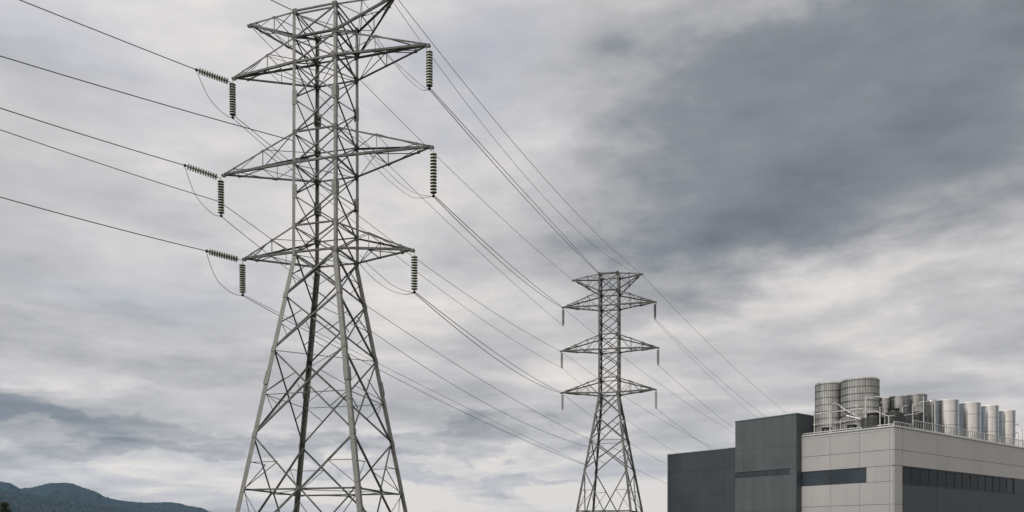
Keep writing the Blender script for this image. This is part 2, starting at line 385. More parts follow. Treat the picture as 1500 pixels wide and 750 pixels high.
    for ai, ar in enumerate(P['arms']):
        hbm, htp = ar['h']
        for side in (0, 1):
            s = -1 if side == 0 else 1
            tpx, tpy = ar['tip'][side]
            # distance along the arm so that the tip lies on its bearing
            q = (tpx-750)/F; t = (cx-q*cy)/(q*(-s*sin(th)) - s*cos(th))
            tp = C0+e1*(s*t); hh = (HZ-tpy)*tp.y/F
            tip = P3(tp.x, tp.y, hh); tips[(ai, side)] = tip
            ks = ('a', 'b') if side == 0 else ('c', 'd')
            so = E1*s
            arm = empty('crossarm', (0, 0, 0), None, None); arm.parent = root; arm.location = (0, 0, 0); ORG[arm] = ORG[root]
            chord = MB(); lace = MB()
            cw = w['ch']
            for ki, k in enumerate(ks):
                fn = -E2 if ki == 0 else E2
                Bt, Tp = L(k, hbm), L(k, htp)
                te = tip+fn*.06
                chord.angle(Bt+fn*.03, te, cw*1.15, .014, V((0, 0, 1)), -fn)
                chord.angle(Tp+fn*.03, te+V((0, 0, .08)), cw*.9, .012, V((0, 0, -1)), -fn)
                n = ar.get('n', 3)
                pb = [Bt.lerp(te, i/(n+.35)) for i in range(n+1)]; pt = [Tp.lerp(te+V((0, 0, .08)), i/(n+.35)) for i in range(n+1)]
                for i in range(1, n+1):
                    lace.angle(pb[i], pt[i], w['sec'], .007, so, -fn, .02)
                for i in range(n):
                    lace.angle(pb[i+1], pt[i], w['sec'], .007, so, -fn, .05) if (i+ai) % 2 else lace.angle(pb[i], pt[i+1], w['sec'], .007, so, -fn, .05)
                if ki == 0: pb0, pt0 = pb, pt
            for i in range(1, n+1):
                lace.angle(pb0[i], pb[i], w['sec'], .007, so, (0, 0, -1), .01); lace.angle(pt0[i], pt[i], w['sec']*.8, .006, so, (0, 0, 1), .01)
            for i in range(n):
                A_, B_ = (pb0[i], pb[i+1]) if i % 2 else (pb[i], pb0[i+1])
                lace.angle(A_, B_, w['sec'], .007, so, (0, 0, -1), .03)
                A_, B_ = (pt0[i], pt[i+1]) if i % 2 else (pt[i], pt0[i+1])
                lace.angle(A_, B_, w['sec']*.8, .006, so, (0, 0, 1), .03)
            chord.box(tip+so*.03, so*.09, E2*.05, V((0, 0, .08)))       # tip plate and hanger
            chord.box(tip+so*.12, so*.025, E2*.09, V((0, 0, .05)))
            chord.build('chord', MS, arm); lace.build('lacing', MS, arm)
        # chord bars through the body at the arm's foot and head
        for (k1, k2, n) in (faces[0], faces[2]):
            for hh2, ww in ((hbm, cw), (htp, cw*.8)):
                u = V((0, 0, 1)); MB().angle(L(k1, hh2)+n*.03, L(k2, hh2)+n*.03, ww, .012, u, -n).build('horizontal_brace', MS, root)
        for (k1, k2, n) in (faces[1], faces[3]):
            for hh2, ww in ((hbm, cw*.8), (htp, cw*.6)):
                u = V((0, 0, 1)); MB().angle(L(k1, hh2)+n*.02, L(k2, hh2)+n*.02, ww, .012, u, -n).build('horizontal_brace', MS, root)
    return root, L, tips

T1P = dict(c=(-282, 1271), th=16, s=71, sb=185, ref=75, bend=429, px=dict(a=352, b=435, c=526, d=592),
    top=788, rings=[788, 749, 712, 660, 608, 563, 516, 469, 429, 365, 283, 155], hring=[788, 215], kc=75, plan=[788, 712, 563, 429, 283],
    arms=[dict(h=(712, 749), tip=((344, 115), (626, 67)), n=2), dict(h=(563, 608), tip=((329, 257), (631, 216)), n=2),
          dict(h=(429, 469), tip=((359, 380), (603, 367)), n=2), dict(h=(749, 788), tip=((367, 38), (580, -5)), n=2)],
    w=dict(leg0=.225, leg1=.152, lt=.028, bx0=.085, bx1=.060, sec=.034, ch=.092, gus=.14), splice=[240, 520, 660], bolts='c', mat=M_STEEL, matleg=M_LEG,
    group=None)
T2P = dict(c=(296, 2540), th=13, s=60, sb=172, ref=90, bend=445, px=dict(a=843.5, b=867.5, c=925.5, d=942.5),
    top=804, rings=[804, 752, 707, 664, 621, 576, 533, 491, 445, 381, 303, 215], hring=[804, 303], kc=90, plan=[804, 707, 576, 445],
    arms=[dict(h=(707, 752), tip=((825, 451), (960, 443)), n=3), dict(h=(576, 621), tip=((822, 515), (964, 510)), n=3),
          dict(h=(445, 491), tip=((823, 576), (960, 571)), n=3), dict(h=(752, 804), tip=((840, 411), (940, 402)), n=2)],
    w=dict(leg0=.22, leg1=.165, lt=.03, bx0=.105, bx1=.075, sec=.045, ch=.115, gus=.16), mat=M_FAR, matleg=M_FAR, group=None)
t1, L1f, tips1 = tower('transmission_tower', 'tall near grey lattice pylon with six crossarms, filling the left half', T1P)
t2, L2f, tips2 = tower('transmission_tower', 'smaller distant lattice pylon standing between the near pylon and the grey building', T2P)

# ------------------------------------------------------------------ insulators
def insulator(A, B, nd, r, label, group, mdisc, fine=True):
    A, B = V(A), V(B); ax = (B-A).normalized(); Ln = (B-A).length
    root = empty('insulator_string', A, label, 'insulator', group)
    n = 16 if fine else 8
    top = .16 if fine else .12; bot = .14; p = (Ln-top-bot)/nd
    MB().tube([A, A+ax*(top+.02)], .022, 8).build('hook_link', M_RAIL, root, True)
    for i in range(nd):
        d = MB().lathe(A+ax*(top+i*p), [(.03, p*.22), (r*.5, p*.26), (r*.98, p*.38), (r, p*.42), (r*1.0, p*.66), (r*.95, p*.67)], n, ax).build('disc', mdisc, root, True)
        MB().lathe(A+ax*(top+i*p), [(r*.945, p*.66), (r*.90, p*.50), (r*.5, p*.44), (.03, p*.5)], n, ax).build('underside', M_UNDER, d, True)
        if fine: MB().lathe(A+ax*(top+i*p), [(0, -.002), (.045, 0), (.05, p*.30), (.03, p*.36), (.026, p*1.0), (0, p)], 10, ax).build('cap', M_CAP, d, True)
    c = MB(); c.lathe(B-ax*bot, [(0, 0), (.03, 0), (.035, .05), (.075, .07), (.085, .12), (.05, .17), (0, .18)], 12, ax)
    c.build('clamp', M_CAP, root, True)
    return root
LV = ['top', 'middle', 'lowest']
ARML = ['near pylon top', 'near pylon middle', 'near pylon lowest']
insB = {}
for ai, (lp, rp) in enumerate((((341, 173), (629, 131)), ((324, 317), (635, 288)), ((355.5, 433), (607, 429)))):
    for side, bp in ((0, lp), (1, rp)):
        tip = tips1[(ai, side)]; Yt = tip.y/U
        s = -1 if side == 0 else 1
        A = at(bp[0] + (-.5 if side == 0 else 0), 0, Yt); A.z = tip.z-.09
        B = at(bp[0], bp[1], Yt)
        insulator(A, B, 13, .165, 'grey insulator string hanging from the %s %s crossarm of the near pylon' % (LV[ai], ('left', 'right')[side]), 'hanging insulators of the near pylon', M_DISC)
        insB[(ai, side)] = B
# strain strings pulling off to the left
strE = {}
for ai, (sp, ep) in enumerate((((339, 121), (287, 102)), ((323, 261), (270, 242)), ((353, 381), (302, 367.5)))):
    tip = tips1[(ai, 0)]; Yt = tip.y/U
    A = at(sp[0], sp[1], Yt-2); B = at(ep[0], ep[1], Yt-34)
    insulator(A, B, 12, .160, 'pale insulator string pulled out sideways to the left from the %s left crossarm' % LV[ai], 'sideways insulators of the near pylon', M_DISCP)
    strE[ai] = B
insF = {}
for ai, (lp, rp) in enumerate((((825, 477), (959.5, 467)), ((823, 539), (964, 534.5)), ((824, 600), (961, 598)))):
    for side, bp in ((0, lp), (1, rp)):
        tip = tips2[(ai, side)]; Yt = tip.y/U
        A = at(bp[0], 0, Yt); A.z = tip.z-.05; B = at(bp[0], bp[1], Yt)
        insulator(A, B, 13, .135, 'small dark insulator string on the %s %s crossarm of the distant pylon' % (LV[ai], ('left', 'right')[side]), 'insulators of the distant pylon', M_CAP, False)
        insF[(ai, side)] = B

# ------------------------------------------------------------------ wires
def wire(A, B, sag, r, label, group=None, m=None, n=36, name='conductor_wire', cat='wire', damp=None):
    A, B = V(A), V(B)
    pts = []
    for i in range(n+1):
        t = i/n; p = A.lerp(B, t); p.z -= 4*sag*t*(1-t); pts.append(p)
    rr = r
    o = MB().tube(pts, rr, 6).build(name, m or M_WIRE, None, True, org=A)
    if damp:
        for k in damp:
            L_ = (B-A).length; t = k/L_; p = A.lerp(B, t); p.z -= 4*sag*t*(1-t); d = (B-A).normalized(); q = p-V((0, 0, .10))
            m_ = MB(); m_.tube([p+V((0, 0, .03)), q], .018, 6); m_.tube([q-d*.22, q+d*.22], .010, 6)
            for s_ in (-1, 1): m_.tube([q+d*s_*.15, q+d*s_*.27], [.038, .032], 8)
            m_.build('vibration_damper', M_CAP, o)
    return tag(o, label, cat, group)
D1 = 1271; D2 = 2540
GS = 'wires between the two pylons'; GL = 'wires leading left from the near pylon'; GR = 'wires leading right from the distant pylon'
# left-going
def left_wire(A, px, py, Y, sag, label, r=.021): wire(A, at(px, py, Y), sag, r, label, GL)
left_wire(strE[0], -190, -88, 900, .02, 'black wire from the topmost sideways insulator to the upper left picture corner')
left_wire(strE[1], -190, 95, 900, .08, 'black wire from the middle sideways insulator out to the left')
left_wire(strE[2], -190, 234, 900, .10, 'black wire from the lowest sideways insulator out to the left')
left_wire(L1f('a', 596)+V((-.02, -.05, 0)), -190, 23, 900, .10, 'black wire meeting the near pylon body just above its middle crossarm')
nA = at(323.5, 296, tips1[(1, 0)].y/U+1)
left_wire(nA, -190, 123, 930, .10, 'thin black wire passing behind the middle left hanging insulator', r=.018)
left_wire(L1f('a', 790), -300, -350, 900, .1, 'short dark wire rising from the left top corner of the near pylon')
# spans between the towers
def span(A, B, sag, label, pair=0.0, r=.020, m=None):
    wire(A, B, sag, r, label, GS, m)
off = V((.10, .02, 0))
P2 = lambda px, py, Y=D2: at(px, py, Y)
span(insB[(0, 1)], L2f('a', 806), .35, 'dark wire from the top right insulator to the distant pylon head, lower of its pair')
span(insB[(0, 1)]+off, L2f('a', 806)+off*.5, .05, 'wire from the top right insulator to the distant pylon head, upper of its pair', m=M_WIREP)
span(insB[(1, 1)], tips2[(0, 0)], .55, 'wire from middle right insulator to distant top left arm, lower of its pair')
span(insB[(1, 1)]+off, tips2[(0, 0)]+V((0, 0, .05)), .25, 'wire from middle right insulator to distant top left arm, upper of its pair')
span(insB[(2, 1)], tips2[(2, 0)], .75, 'wire from lowest right insulator to distant lowest left arm, lower of its pair')
span(insB[(2, 1)]+off, tips2[(2, 0)]+V((0, 0, .05)), .40, 'wire from lowest right insulator to distant lowest left arm, upper of its pair', m=M_WIREP)
span(L1f('a', 790), tips2[(3, 0)], .55, 'thin earth wire from the near pylon head to the distant top left peak', r=.016, m=M_WIREP)
span(tips1[(3, 0)], insF[(0, 0)], .55, 'thin wire from the near left peak arm down to the distant top left insulator', r=.016, m=M_WIREP)
span(tips1[(3, 1)], tips2[(3, 1)], 1.0, 'thin earth wire at far upper right, right-hand one of the two', r=.017, m=M_WIREP)
span(tips1[(3, 1)]+V((-.35, .05, .05)), tips2[(3, 1)]+V((-.1, 0, -.1)), 2.1, 'thin earth wire at far upper right, left-hand one of the two', r=.014, m=M_WIREP)
span(insB[(0, 0)]+V((.05, 0, .15)), tips2[(1, 0)], .9, 'thin wire from the top left insulator to the tip of the distant middle left arm', r=.018, m=M_WIREP)
span(insB[(0, 0)], insF[(1, 0)], 1.05, 'thin wire from the top left insulator to the distant middle left insulator', r=.015, m=M_WIREP)
span(nA+V((.05, .05, -.05)), L2f('a', 305)+V((0, .2, 0)), .8, 'thin wire from the middle left insulator to the distant pylon, upper of three', r=.018, m=M_WIREP)
span(insB[(1, 0)], L2f('a', 282), 1.7, 'thin wire from the middle left insulator to the distant pylon, lower one', r=.018, m=M_WIREP)
span(insB[(2, 0)], L2f('a', 228), .55, 'lowest thin wire, from the lowest left insulator to the distant pylon', r=.018, m=M_WIREP)
span(insB[(2, 0)]+V((.12, .1, .02)), L2f('a', 229), .15, 'thin wire just above the lowest one on leaving the lowest left insulator', r=.013, m=M_WIREP)
# jumpers
def jumper(pts, r, label):
    # smooth curve through pixel points lying in a plane beside the tower
    P = [V(p) for p in pts]; out = []
    PP = [P[0]*2-P[1]]+P+[P[-1]*2-P[-2]]
    for i in range(1, len(PP)-2):
        for k in range(8):
            t = k/8; a, b, c, d = PP[i-1], PP[i], PP[i+1], PP[i+2]
            out.append(.5*((2*b)+(c-a)*t+(2*a-5*b+4*c-d)*t*t+(3*b-a-3*c+d)*t**3))
    out.append(P[-1])
    return tag(MB().tube(out, r, 6).build('jumper_wire', M_WIREP, None, True, org=P[0]), label, 'wire', 'hanging jumper loops')
for ai, mids in enumerate((((297, 125), (306, 143), (320, 160), (333, 170)), ((277, 263), (286, 285), (300, 303), (313, 314)), ((308, 388), (318, 410), (332, 424), (344, 431)))):
    Y0 = strE[ai].y/U; Y1 = insB[(ai, 0)].y/U
    pts = [strE[ai]]+[at(x, y, Y0+(Y1-Y0)*(i+1)/5) for i, (x, y) in enumerate(mids)]+[insB[(ai, 0)]]
    jumper(pts, .016, 'slack loop of wire under the %s sideways insulator on the left' % LV[ai])
for ai, sets in enumerate((
        (((552, 62), (572, 84), (598, 108), (618, 125)), ((560, 74), (577, 92), (596, 114), (617, 131))),
        (((548, 233), (566, 250), (590, 272), (612, 284)), ((546, 241), (562, 257), (583, 275), (606, 289))),
        (((540, 388), (556, 402), (574, 417), (591, 425)), ((538, 399), (552, 412), (570, 424), (592, 431))))):
    for j, mids in enumerate(sets):
        Y1 = insB[(ai, 1)].y/U; Y0 = 1296
        pts = [at(mids[0][0]-12, mids[0][1]-14, Y0)]+[at(x, y, Y0+(Y1-Y0)*(i+1)/5) for i, (x, y) in enumerate(mids)]+[insB[(ai, 1)]]
        jumper(pts, .018, '%s of the two slack wires reaching the %s right insulator' % (('upper', 'lower')[j], LV[ai]))
# beyond the distant pylon; the next support stands out of sight past the building
D3 = 4300
def out(A, px, py, sag, label, r=.016): wire(A, at(px, py, D3), sag, r, label, GR, M_WIREP)
out(tips2[(3, 1)], 1230, 660, 1.5, 'topmost thin wire from the distant right peak down towards the building')
out(insF[(0, 1)], 1215, 668, 1.5, 'thin wire from the distant top right insulator, upper of its pair')
out(insF[(0, 1)]+V((-.15, 0, 0)), 1212, 676, 1.9, 'thin wire from the distant top right insulator, lower of its pair', .014)
out(tips2[(0, 0)], 1195, 688, 2.2, 'thin wire crossing behind the distant pylon below its top arm')
out(insF[(1, 1)], 1190, 692, 1.4, 'thin wire from the distant middle right insulator, upper of its pair')
out(tips2[(1, 0)], 1180, 700, 2.4, 'thin wire crossing behind the distant pylon below its middle arm')
out(insF[(2, 1)], 1160, 714, 1.3, 'thin wire from the distant lowest right insulator')
out(insF[(1, 0)], 1120, 716, 2.2, 'thin wire leaving the distant pylon low on the right, upper one', .014)
out(tips2[(2, 0)], 1110, 718, 2.6, 'thin wire leaving the distant pylon low on the right, middle one')
out(L2f('d', 225), 1080, 734, .8, 'lowest thin wire leaving the distant pylon beside the building', .014)

# ------------------------------------------------------------------ building
dL = V((-.621, .784, 0)).normalized(); dR = V((.784, .621, 0)).normalized()
Cn = V((950, 2081, 0))
def B3(a, b, h): q = Cn+dR*a+dL*b; return P3(q.x, q.y, h)      # a along the right face, b along the left face
def solve_b(px, a):   # b on the line with fixed a
    q = Cn+dR*a; k = (px-750)/F; return (k*q.y-q.x)/(dL.x-k*dL.y)
def solve_a(px, b):
    q = Cn+dL*b; k = (px-750)/F; return (k*q.y-q.x)/(dR.x-k*dR.y)
GZ = -EYE/U; HT = 285
bld = empty('industrial_building', P3(Cn.x, Cn.y, GZ), 'grey panelled industrial building with strip windows and a dark taller block', 'building')
ORG[bld] = V(bld.location)
def bbox(mb, a0, a1, b0, b1, h0, h1):
    c = B3((a0+a1)/2, (b0+b1)/2, (h0+h1)/2)
    return mb.box(c, dR*(abs(a1-a0)/2*U), dL*(abs(b1-b0)/2*U), V((0, 0, abs(h1-h0)/2*U)))
bA = solve_b(1174, 0)      # 259
b_c = bA; aF = -22         # tall block
b_l = solve_b(1077, aF); b_e = solve_b(979, aF+10)
AE = 1500
# cores (set behind the cladding)
core = MB(); bbox(core, 3, AE, 3, bA+30, GZ, HT-9); core.build('inner_wall', M_GAP, bld)
roof = MB(); bbox(roof, 4, AE-2, 4, bA+150, HT-9, HT-6); bbox(roof, 60, AE-2, bA+26, b_e-5, GZ, HT-9.5); roof.build('roof', M_ROOF, bld)
TOL = .95
def panels_left(mb, a, bs, hs, skip=None, th=2.5, col=None):      # panels on a face of constant a, looking to the left
    for i in range(len(bs)-1):
        for j in range(len(hs)-1):
            if skip and skip(i, j): continue
            bbox(mb, a, a+th, bs[i]+TOL/2*1.6, bs[i+1]-TOL/2*1.6, hs[j]+TOL/2, hs[j+1]-TOL/2)
def panels_right(mb, b, As, hs, skip=None, th=2.5):
    for i in range(len(As)-1):
        for j in range(len(hs)-1):
            if skip and skip(i, j): continue
            bbox(mb, As[i]+TOL/2*1.6, As[i+1]-TOL/2*1.6, b, b+th, hs[j]+TOL/2, hs[j+1]-TOL/2)
# left face: light panels
LF = MB()
bs = [2.6, 12, solve_b(1259, 0), solve_b(1216, 0), bA]
wb0 = solve_b(1269, 0)
hsL = [GZ, 5, 93, 150, 189, 229, HT]
bbE = bs[:2]+[wb0]+bs[2:]
bsw = [bs[0], bs[1], wb0, bs[2], bs[3], bs[4]]
for i in range(5):
    for j in range(6):
        if hsL[j] == 150 and i >= 2: continue
        x0, x1 = bsw[i], bsw[i+1]
        if hsL[j] != 150 and i == 1: x1 = bsw[3]
        if hsL[j] != 150 and i == 2: continue
        bbox(LF, 0, 2.6, x0+.35, x1-.35, hsL[j]+TOL/2, hsL[j+1]-TOL/2)
LF.build('light_wall', M_PANEL, bld)['label'] = 'light grey panelled left wall'
# corner strip and right face above the windows
RF = MB()
a_w0 = solve_a(1322, 0); a_w1 = solve_a(1486, 0)
As = [0, a_w0, solve_a(1373, 0), solve_a(1437, 0), solve_a(1510, 0), 1050, 1280, AE]
hsR = [190, 229, HT]
panels_right(RF, 0, As, hsR, th=2.6)
panels_right(RF, 0, [0, a_w0], [GZ, 5, 93, 190], th=2.6)
RF.build('light_wall', M_PANEL, bld)['label'] = 'light grey upper band and corner strip of the right wall'
DF = MB()
hsD = [GZ, 5, 70, 143]
panels_right(DF, 0, As[1:], hsD, th=2.6)
panels_right(DF, 0, [a_w1]+As[4:], [143, 190], th=2.6)
DF.build('dark_wall', M_PANEL_D, bld)['label'] = 'charcoal lower part of the right wall'
# strip window right
wn = MB(); bbox(wn, a_w0+.5, a_w1-.5, 3.4, 3.8, 144, 189); win = wn.build('strip_window', M_GAP, bld)
rn = random.Random(3)
for i in range(14):
    x0 = a_w0+1+(a_w1-a_w0-2)*i/14; x1 = a_w0+1+(a_w1-a_w0-2)*(i+1)/14
    MB().box(B3((x0+x1)/2, 2.6, 166.5), (dR+dL*rn.uniform(-.01, .01))*((x1-x0)/2-.4)*U, dL*.01, V((0, 0, 21.5*U))).build('pane', (M_GLASS, M_GLASS, M_GLASS_C, M_GLASS)[rn.randrange(4)], win)
fr = MB(); NP = 14
for i in range(NP+1):
    a = a_w0+1+(a_w1-a_w0-2)*i/NP; bbox(fr, a-.55, a+.55, 1.2, 2.15, 145, 188)
bbox(fr, a_w0+.4, a_w1-.4, .5, 2.1, 143.5, 145); bbox(fr, a_w0+.4, a_w1-.4, .5, 2.1, 188, 189.6)
fr.build('window_bars', M_MULL, win)
# strip window left
wn = MB(); bbox(wn, 1.6, 2.5, wb0+.5, bA-.6, 151, 188); win = wn.build('strip_window', M_GLASS_B, bld)
fr = MB(); 
for b_ in (wb0+1, solve_b(1216, 0), bA-1.2): bbox(fr, .8, 1.5, b_-.5, b_+.5, 151, 188)
bbox(fr, .7, 1.55, wb0+.4, bA-.6, 149.8, 151); bbox(fr, .7, 1.55, wb0+.4, bA-.6, 188, 189.4)
fr.build('window_bars', M_MULL, win)
# coping and roof edge lines
cp = MB(); bbox(cp, -2.2, 6, -2.2, bA-1, HT, HT+3.2); bbox(cp, 6, AE, -2.2, 6, HT, HT+3.2)
bbox(cp, -.8, 1, bA*0+2, bA-1, HT-6.5, HT-5.2)
cp.build('coping', M_COPE, bld)
fl = MB(); bbox(fl, -.6, 5, -.6, 5, 188.6, 190.8); fl.build('ledge_trim', M_COPE_D, bld)
# tall slate block
TB = MB(); tH = 346
core = MB(); bbox(core, aF+3, 260, b_c+3, b_l-3, GZ, tH-9); core.build('inner_wall', M_GAP, bld)
bsT = [b_c+2.6]+[b_c+(b_l-b_c)*k for k in (.2, .36, .53, .70, .86)]+[b_l]
wT1 = solve_b(1157, aF)
hsT = [GZ, 10, 85, 183, 199, 262, tH]
for i in range(len(bsT)-1):
    for j in range(len(hsT)-1):
        x0, x1 = bsT[i], bsT[i+1]
        if hsT[j] == 183:
            if x0 < wT1 < x1: bbox(TB, aF, aF+2.6, x0+.15, wT1-.3, hsT[j]+TOL/2, hsT[j+1]-TOL/2); continue
            if x0 >= wT1-.1: continue
        bbox(TB, aF, aF+2.6, x0+.15, x1-.15, hsT[j]+.2, hsT[j+1]-.2)
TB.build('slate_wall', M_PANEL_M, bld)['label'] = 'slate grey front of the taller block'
TS = MB()
for (a0, a1) in ((aF, 40), (40, 110), (110, 185), (185, 262)):
    for (h0, h1) in ((GZ, 85), (85, 190), (190, 262), (262, tH)):
        bbox(TS, a0+.2, a1-.2, b_c, b_c+2.6, h0+.2, h1-.2)
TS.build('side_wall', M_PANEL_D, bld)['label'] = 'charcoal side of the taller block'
tw = MB(); bbox(tw, aF+1.6, aF+2.5, wT1+.2, b_l-1, 183.5, 198.5); win = tw.build('strip_window', M_GLASS_B, bld)
fr = MB()
for k in range(6):
    b_ = wT1+.6+(b_l-1.6-wT1)*k/5; bbox(fr, aF+.7, aF+1.55, b_-.4, b_+.4, 183.5, 198.5)
fr.build('window_bars', M_MULL, win)
cp = MB(); bbox(cp, aF-1.5, aF+5, b_c-1.5, b_l+1.2, tH, tH+2.2); bbox(cp, aF+5, 262, b_c-1.5, b_c+5, tH, tH+2.2)
bbox(cp, 258, 262, b_c+5, b_l+1.2, tH, tH+2.2); bbox(cp, aF+5, 258, b_l-3.5, b_l+1.2, tH, tH+2.2)
cp.build('coping', M_COPE_D, bld)
rf = MB(); bbox(rf, aF+4, 259, b_c+4, b_l-4, tH-9, tH-6); rf.build('roof', M_ROOF, bld)
# low dark wing
LW = MB(); lH = 273; a0 = aF+10
core = MB(); bbox(core, a0+3, 300, b_l+2, b_e-3, GZ, lH-7); core.build('inner_wall', M_GAP, bld)
bsW = [b_l+.2]+[b_l+(b_e-b_l)*k for k in (.17, .36, .55, .77)]+[b_e]
for i in range(len(bsW)-1):
    for (h0, h1) in ((GZ, 10), (10, 80), (80, 140), (140, 215), (215, lH)):
        bbox(LW, a0, a0+2.6, bsW[i]+.12, bsW[i+1]-.12, h0+.18, h1-.18)
bbox(LW, a0, 300, b_e, b_e+2.6, GZ, lH)
LW.build('dark_wall', M_PANEL_D, bld)['label'] = 'charcoal panelled wall of the low left wing'
cp = MB(); bbox(cp, a0-1.2, a0+4, b_l+.5, b_e+3.6, lH, lH+2.2); bbox(cp, a0+4, 300, b_e-2, b_e+3.6, lH, lH+2.2)
bbox(cp, a0-1.4, a0-.2, b_e+1.4, b_e+3.4, GZ, lH)
cp.build('coping', M_COPE, bld)
rf = MB(); bbox(rf, a0+3, 299, b_l+1, b_e-1, lH-7, lH-4); rf.build('roof', M_ROOF, bld)

# asphalt yard round the building with a kerb
yd = MB(); c = B3(550, 200, GZ); yd.add([B3(-700, -700, GZ)+V((0, 0, .004)), B3(1700, -700, GZ)+V((0, 0, .004)), B3(1700, 700, GZ)+V((0, 0, .004)), B3(-700, 700, GZ)+V((0, 0, .004))], [(0, 1, 2, 3)])
tag(yd.build('asphalt_yard', M_ASPH), kind='structure')
kb = MB(); bbox(kb, -706, 1700, -706, -700, GZ, GZ+4); bbox(kb, -706, -700, -700, 700, GZ, GZ+4); tag(kb.build('kerb', M_CONC), kind='structure')

# ------------------------------------------------------------------ roof plant
RZ = HT-6
def roof_pt(px, b):                      # b > 0: that far in from the right edge; b < 0: that far in from the left edge
    if b < 0: a = -b; b = solve_b(px, a)
    else: a = solve_a(px, b)
    q = Cn+dR*a+dL*b; return a, q
def tank(px0, px1, ytop, b, label, style, group=None, name='storage_tank', h0=RZ):
    pxc = (px0+px1)/2; a, q = roof_pt(pxc, b); r = (px1-px0)/2*q.y/F*U*.985
    hh = (HZ-ytop)*q.y/F; base = P3(q.x, q.y, h0); H = hh*U+EYE-base.z
    root = empty(name, base, label, 'tank', group)
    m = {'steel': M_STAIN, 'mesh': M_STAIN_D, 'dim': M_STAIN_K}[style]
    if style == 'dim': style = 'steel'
    n = 40
    shell = MB()
    if style == 'steel':
        prof = [(r*.96, 0), (r*.96, .12), (r, .14)]
        zs = [H*.40, H*.72]; z = .14
        for zz_ in zs: prof += [(r, zz_-.012), (r*.988, zz_-.010), (r*.988, zz_+.010), (r, zz_+.012)]
        prof += [(r, H*.955), (r*1.02, H*.958), (r*1.02, H*.985), (r*1.0, H*.99), (r*.96, H), (r*.3, H+.10), (0, H+.11)]
        shell.lathe(base, prof, n); sh = shell.build('shell', m, root, True)
        for k in (.40, .72): MB().lathe(base+V((0, 0, H*k-.018)), [(r*.99, 0), (r*1.006, 0), (r*1.006, .036), (r*.99, .036)], n).build('seam_band', M_BAND, root)
        bd = MB(); bd.lathe(base+V((0, 0, H*.905)), [(r*.99, 0), (r*1.012, 0), (r*1.012, .03), (r*.99, .03)], n); bd.build('rim_band', M_RAIL, root)
        ft = MB(); ft.lathe(base-V((0, 0, .01)), [(0, 0), (r*1.03, 0), (r*1.03, .10), (0, .10)], n); ft.build('plinth', M_CONC, root)
    else:
        prof = [(r*.97, 0), (r, .05), (r, H*.96), (r*1.01, H*.965), (r*1.01, H), (r*.94, H), (r*.94, H-.25), (0, H-.25)]
        shell.lathe(base, prof, 48); shell.build('shell', m, root, True)
        nb = 8 if style == 'mesh' else 3
        for k in range(nb): 
            z = H*(.12+.84*k/(nb-1))
            MB().lathe(base+V((0, 0, z)), [(r*.99, 0), (r*1.028, 0), (r*1.028, .045), (r*.99, .045)], 48).build('hoop', M_BAND, root)
        rb = MB(); nr = 44 if style == 'mesh' else 14
        for k in range(nr):
            an = 2*pi*k/nr+.05; d = V((cos(an), sin(an), 0)); w_ = .006 if k % 4 else .012
            rb.box(base+d*r*1.008+V((0, 0, H*.5)), d*.012, V((-d.y, d.x, 0))*w_, V((0, 0, H*.47)))
        rb.build('rib', M_BAND, root)
        ft = MB(); ft.lathe(base-V((0, 0, .01)), [(0, 0), (r*1.03, 0), (r*1.03, .07), (0, .07)], n); ft.build('plinth', M_CONC, root)
    return root
GT = 'steel tanks on the roof edge'
tank(1195, 1233, 562, -84, 'left ribbed round tank with dark hoops beside the tall block', 'mesh', 'hooped tanks on the roof')
tank(1233, 1286, 557, -88, 'widest and tallest ribbed round tank with dark hoops, second from left', 'mesh', 'hooped tanks on the roof')
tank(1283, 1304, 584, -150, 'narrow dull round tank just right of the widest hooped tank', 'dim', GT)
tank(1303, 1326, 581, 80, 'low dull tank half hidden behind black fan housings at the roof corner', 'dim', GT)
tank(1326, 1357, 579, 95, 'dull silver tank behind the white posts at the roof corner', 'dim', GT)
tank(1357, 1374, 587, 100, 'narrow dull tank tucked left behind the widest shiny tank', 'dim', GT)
tank(1370, 1403, 587, 55, 'widest smooth shiny steel tank, leftmost of the shiny row', 'steel', GT)
tank(1404, 1435, 591, 55, 'second smooth steel tank in the shiny row', 'steel', GT)
tank(1436, 1461.5, 595, 55, 'third smooth steel tank in the shiny row', 'steel', GT)
tank(1462, 1486, 602, 55, 'smallest rightmost smooth steel tank in the shiny row', 'steel', GT)

# fan housings, air handler boxes
def unit_box(px, b, w_, d_, h_, label, m, fans=1, nm='fan_unit', rz=0):
    a, q = roof_pt(px, b); base = P3(q.x, q.y, RZ)
    root = empty(nm, base, label, 'fan unit', 'fan units on the roof')
    bd = MB(); bd.box(base+V((0, 0, h_/2+.12)), dR*w_/2, dL*d_/2, V((0, 0, h_/2))); bd.build('housing', m, root)
    lv = MB()
    for k in range(int(h_/.14)):
        z = .2+k*.14
        lv.box(base-dL*(d_/2+.02)+V((0, 0, z)), dR*(w_/2-.06), dL*.02, V((0, 0, .035)))
        lv.box(base-dR*(w_/2+.02)+V((0, 0, z)), dL*(d_/2-.06), dR*.02, V((0, 0, .035)))
    lv.build('louvre', M_BAND, root)
    for k in range(fans):
        c = base+dR*(w_*((k+.5)/fans-.5))+V((0, 0, h_+.12))
        MB().lathe(c, [(w_/fans*.40, 0), (w_/fans*.36, .18), (w_/fans*.42, .34), (w_/fans*.38, .34), (w_/fans*.33, .18), (0, .1)], 24).build('fan_cowl', M_DUCT, root, True)
    ft = MB()
    for sx_ in (-1, 1): ft.box(base+dR*sx_*(w_/2-.1)+V((0, 0, .06)), dR*.06, dL*d_/2, V((0, 0, .06)))
    ft.build('skid', M_RAIL, root)
    return root
unit_box(1279, -24, 1.3, 1.5, 1.15, 'black louvred fan unit in front of the widest hooped tank', M_DUCT, 1)
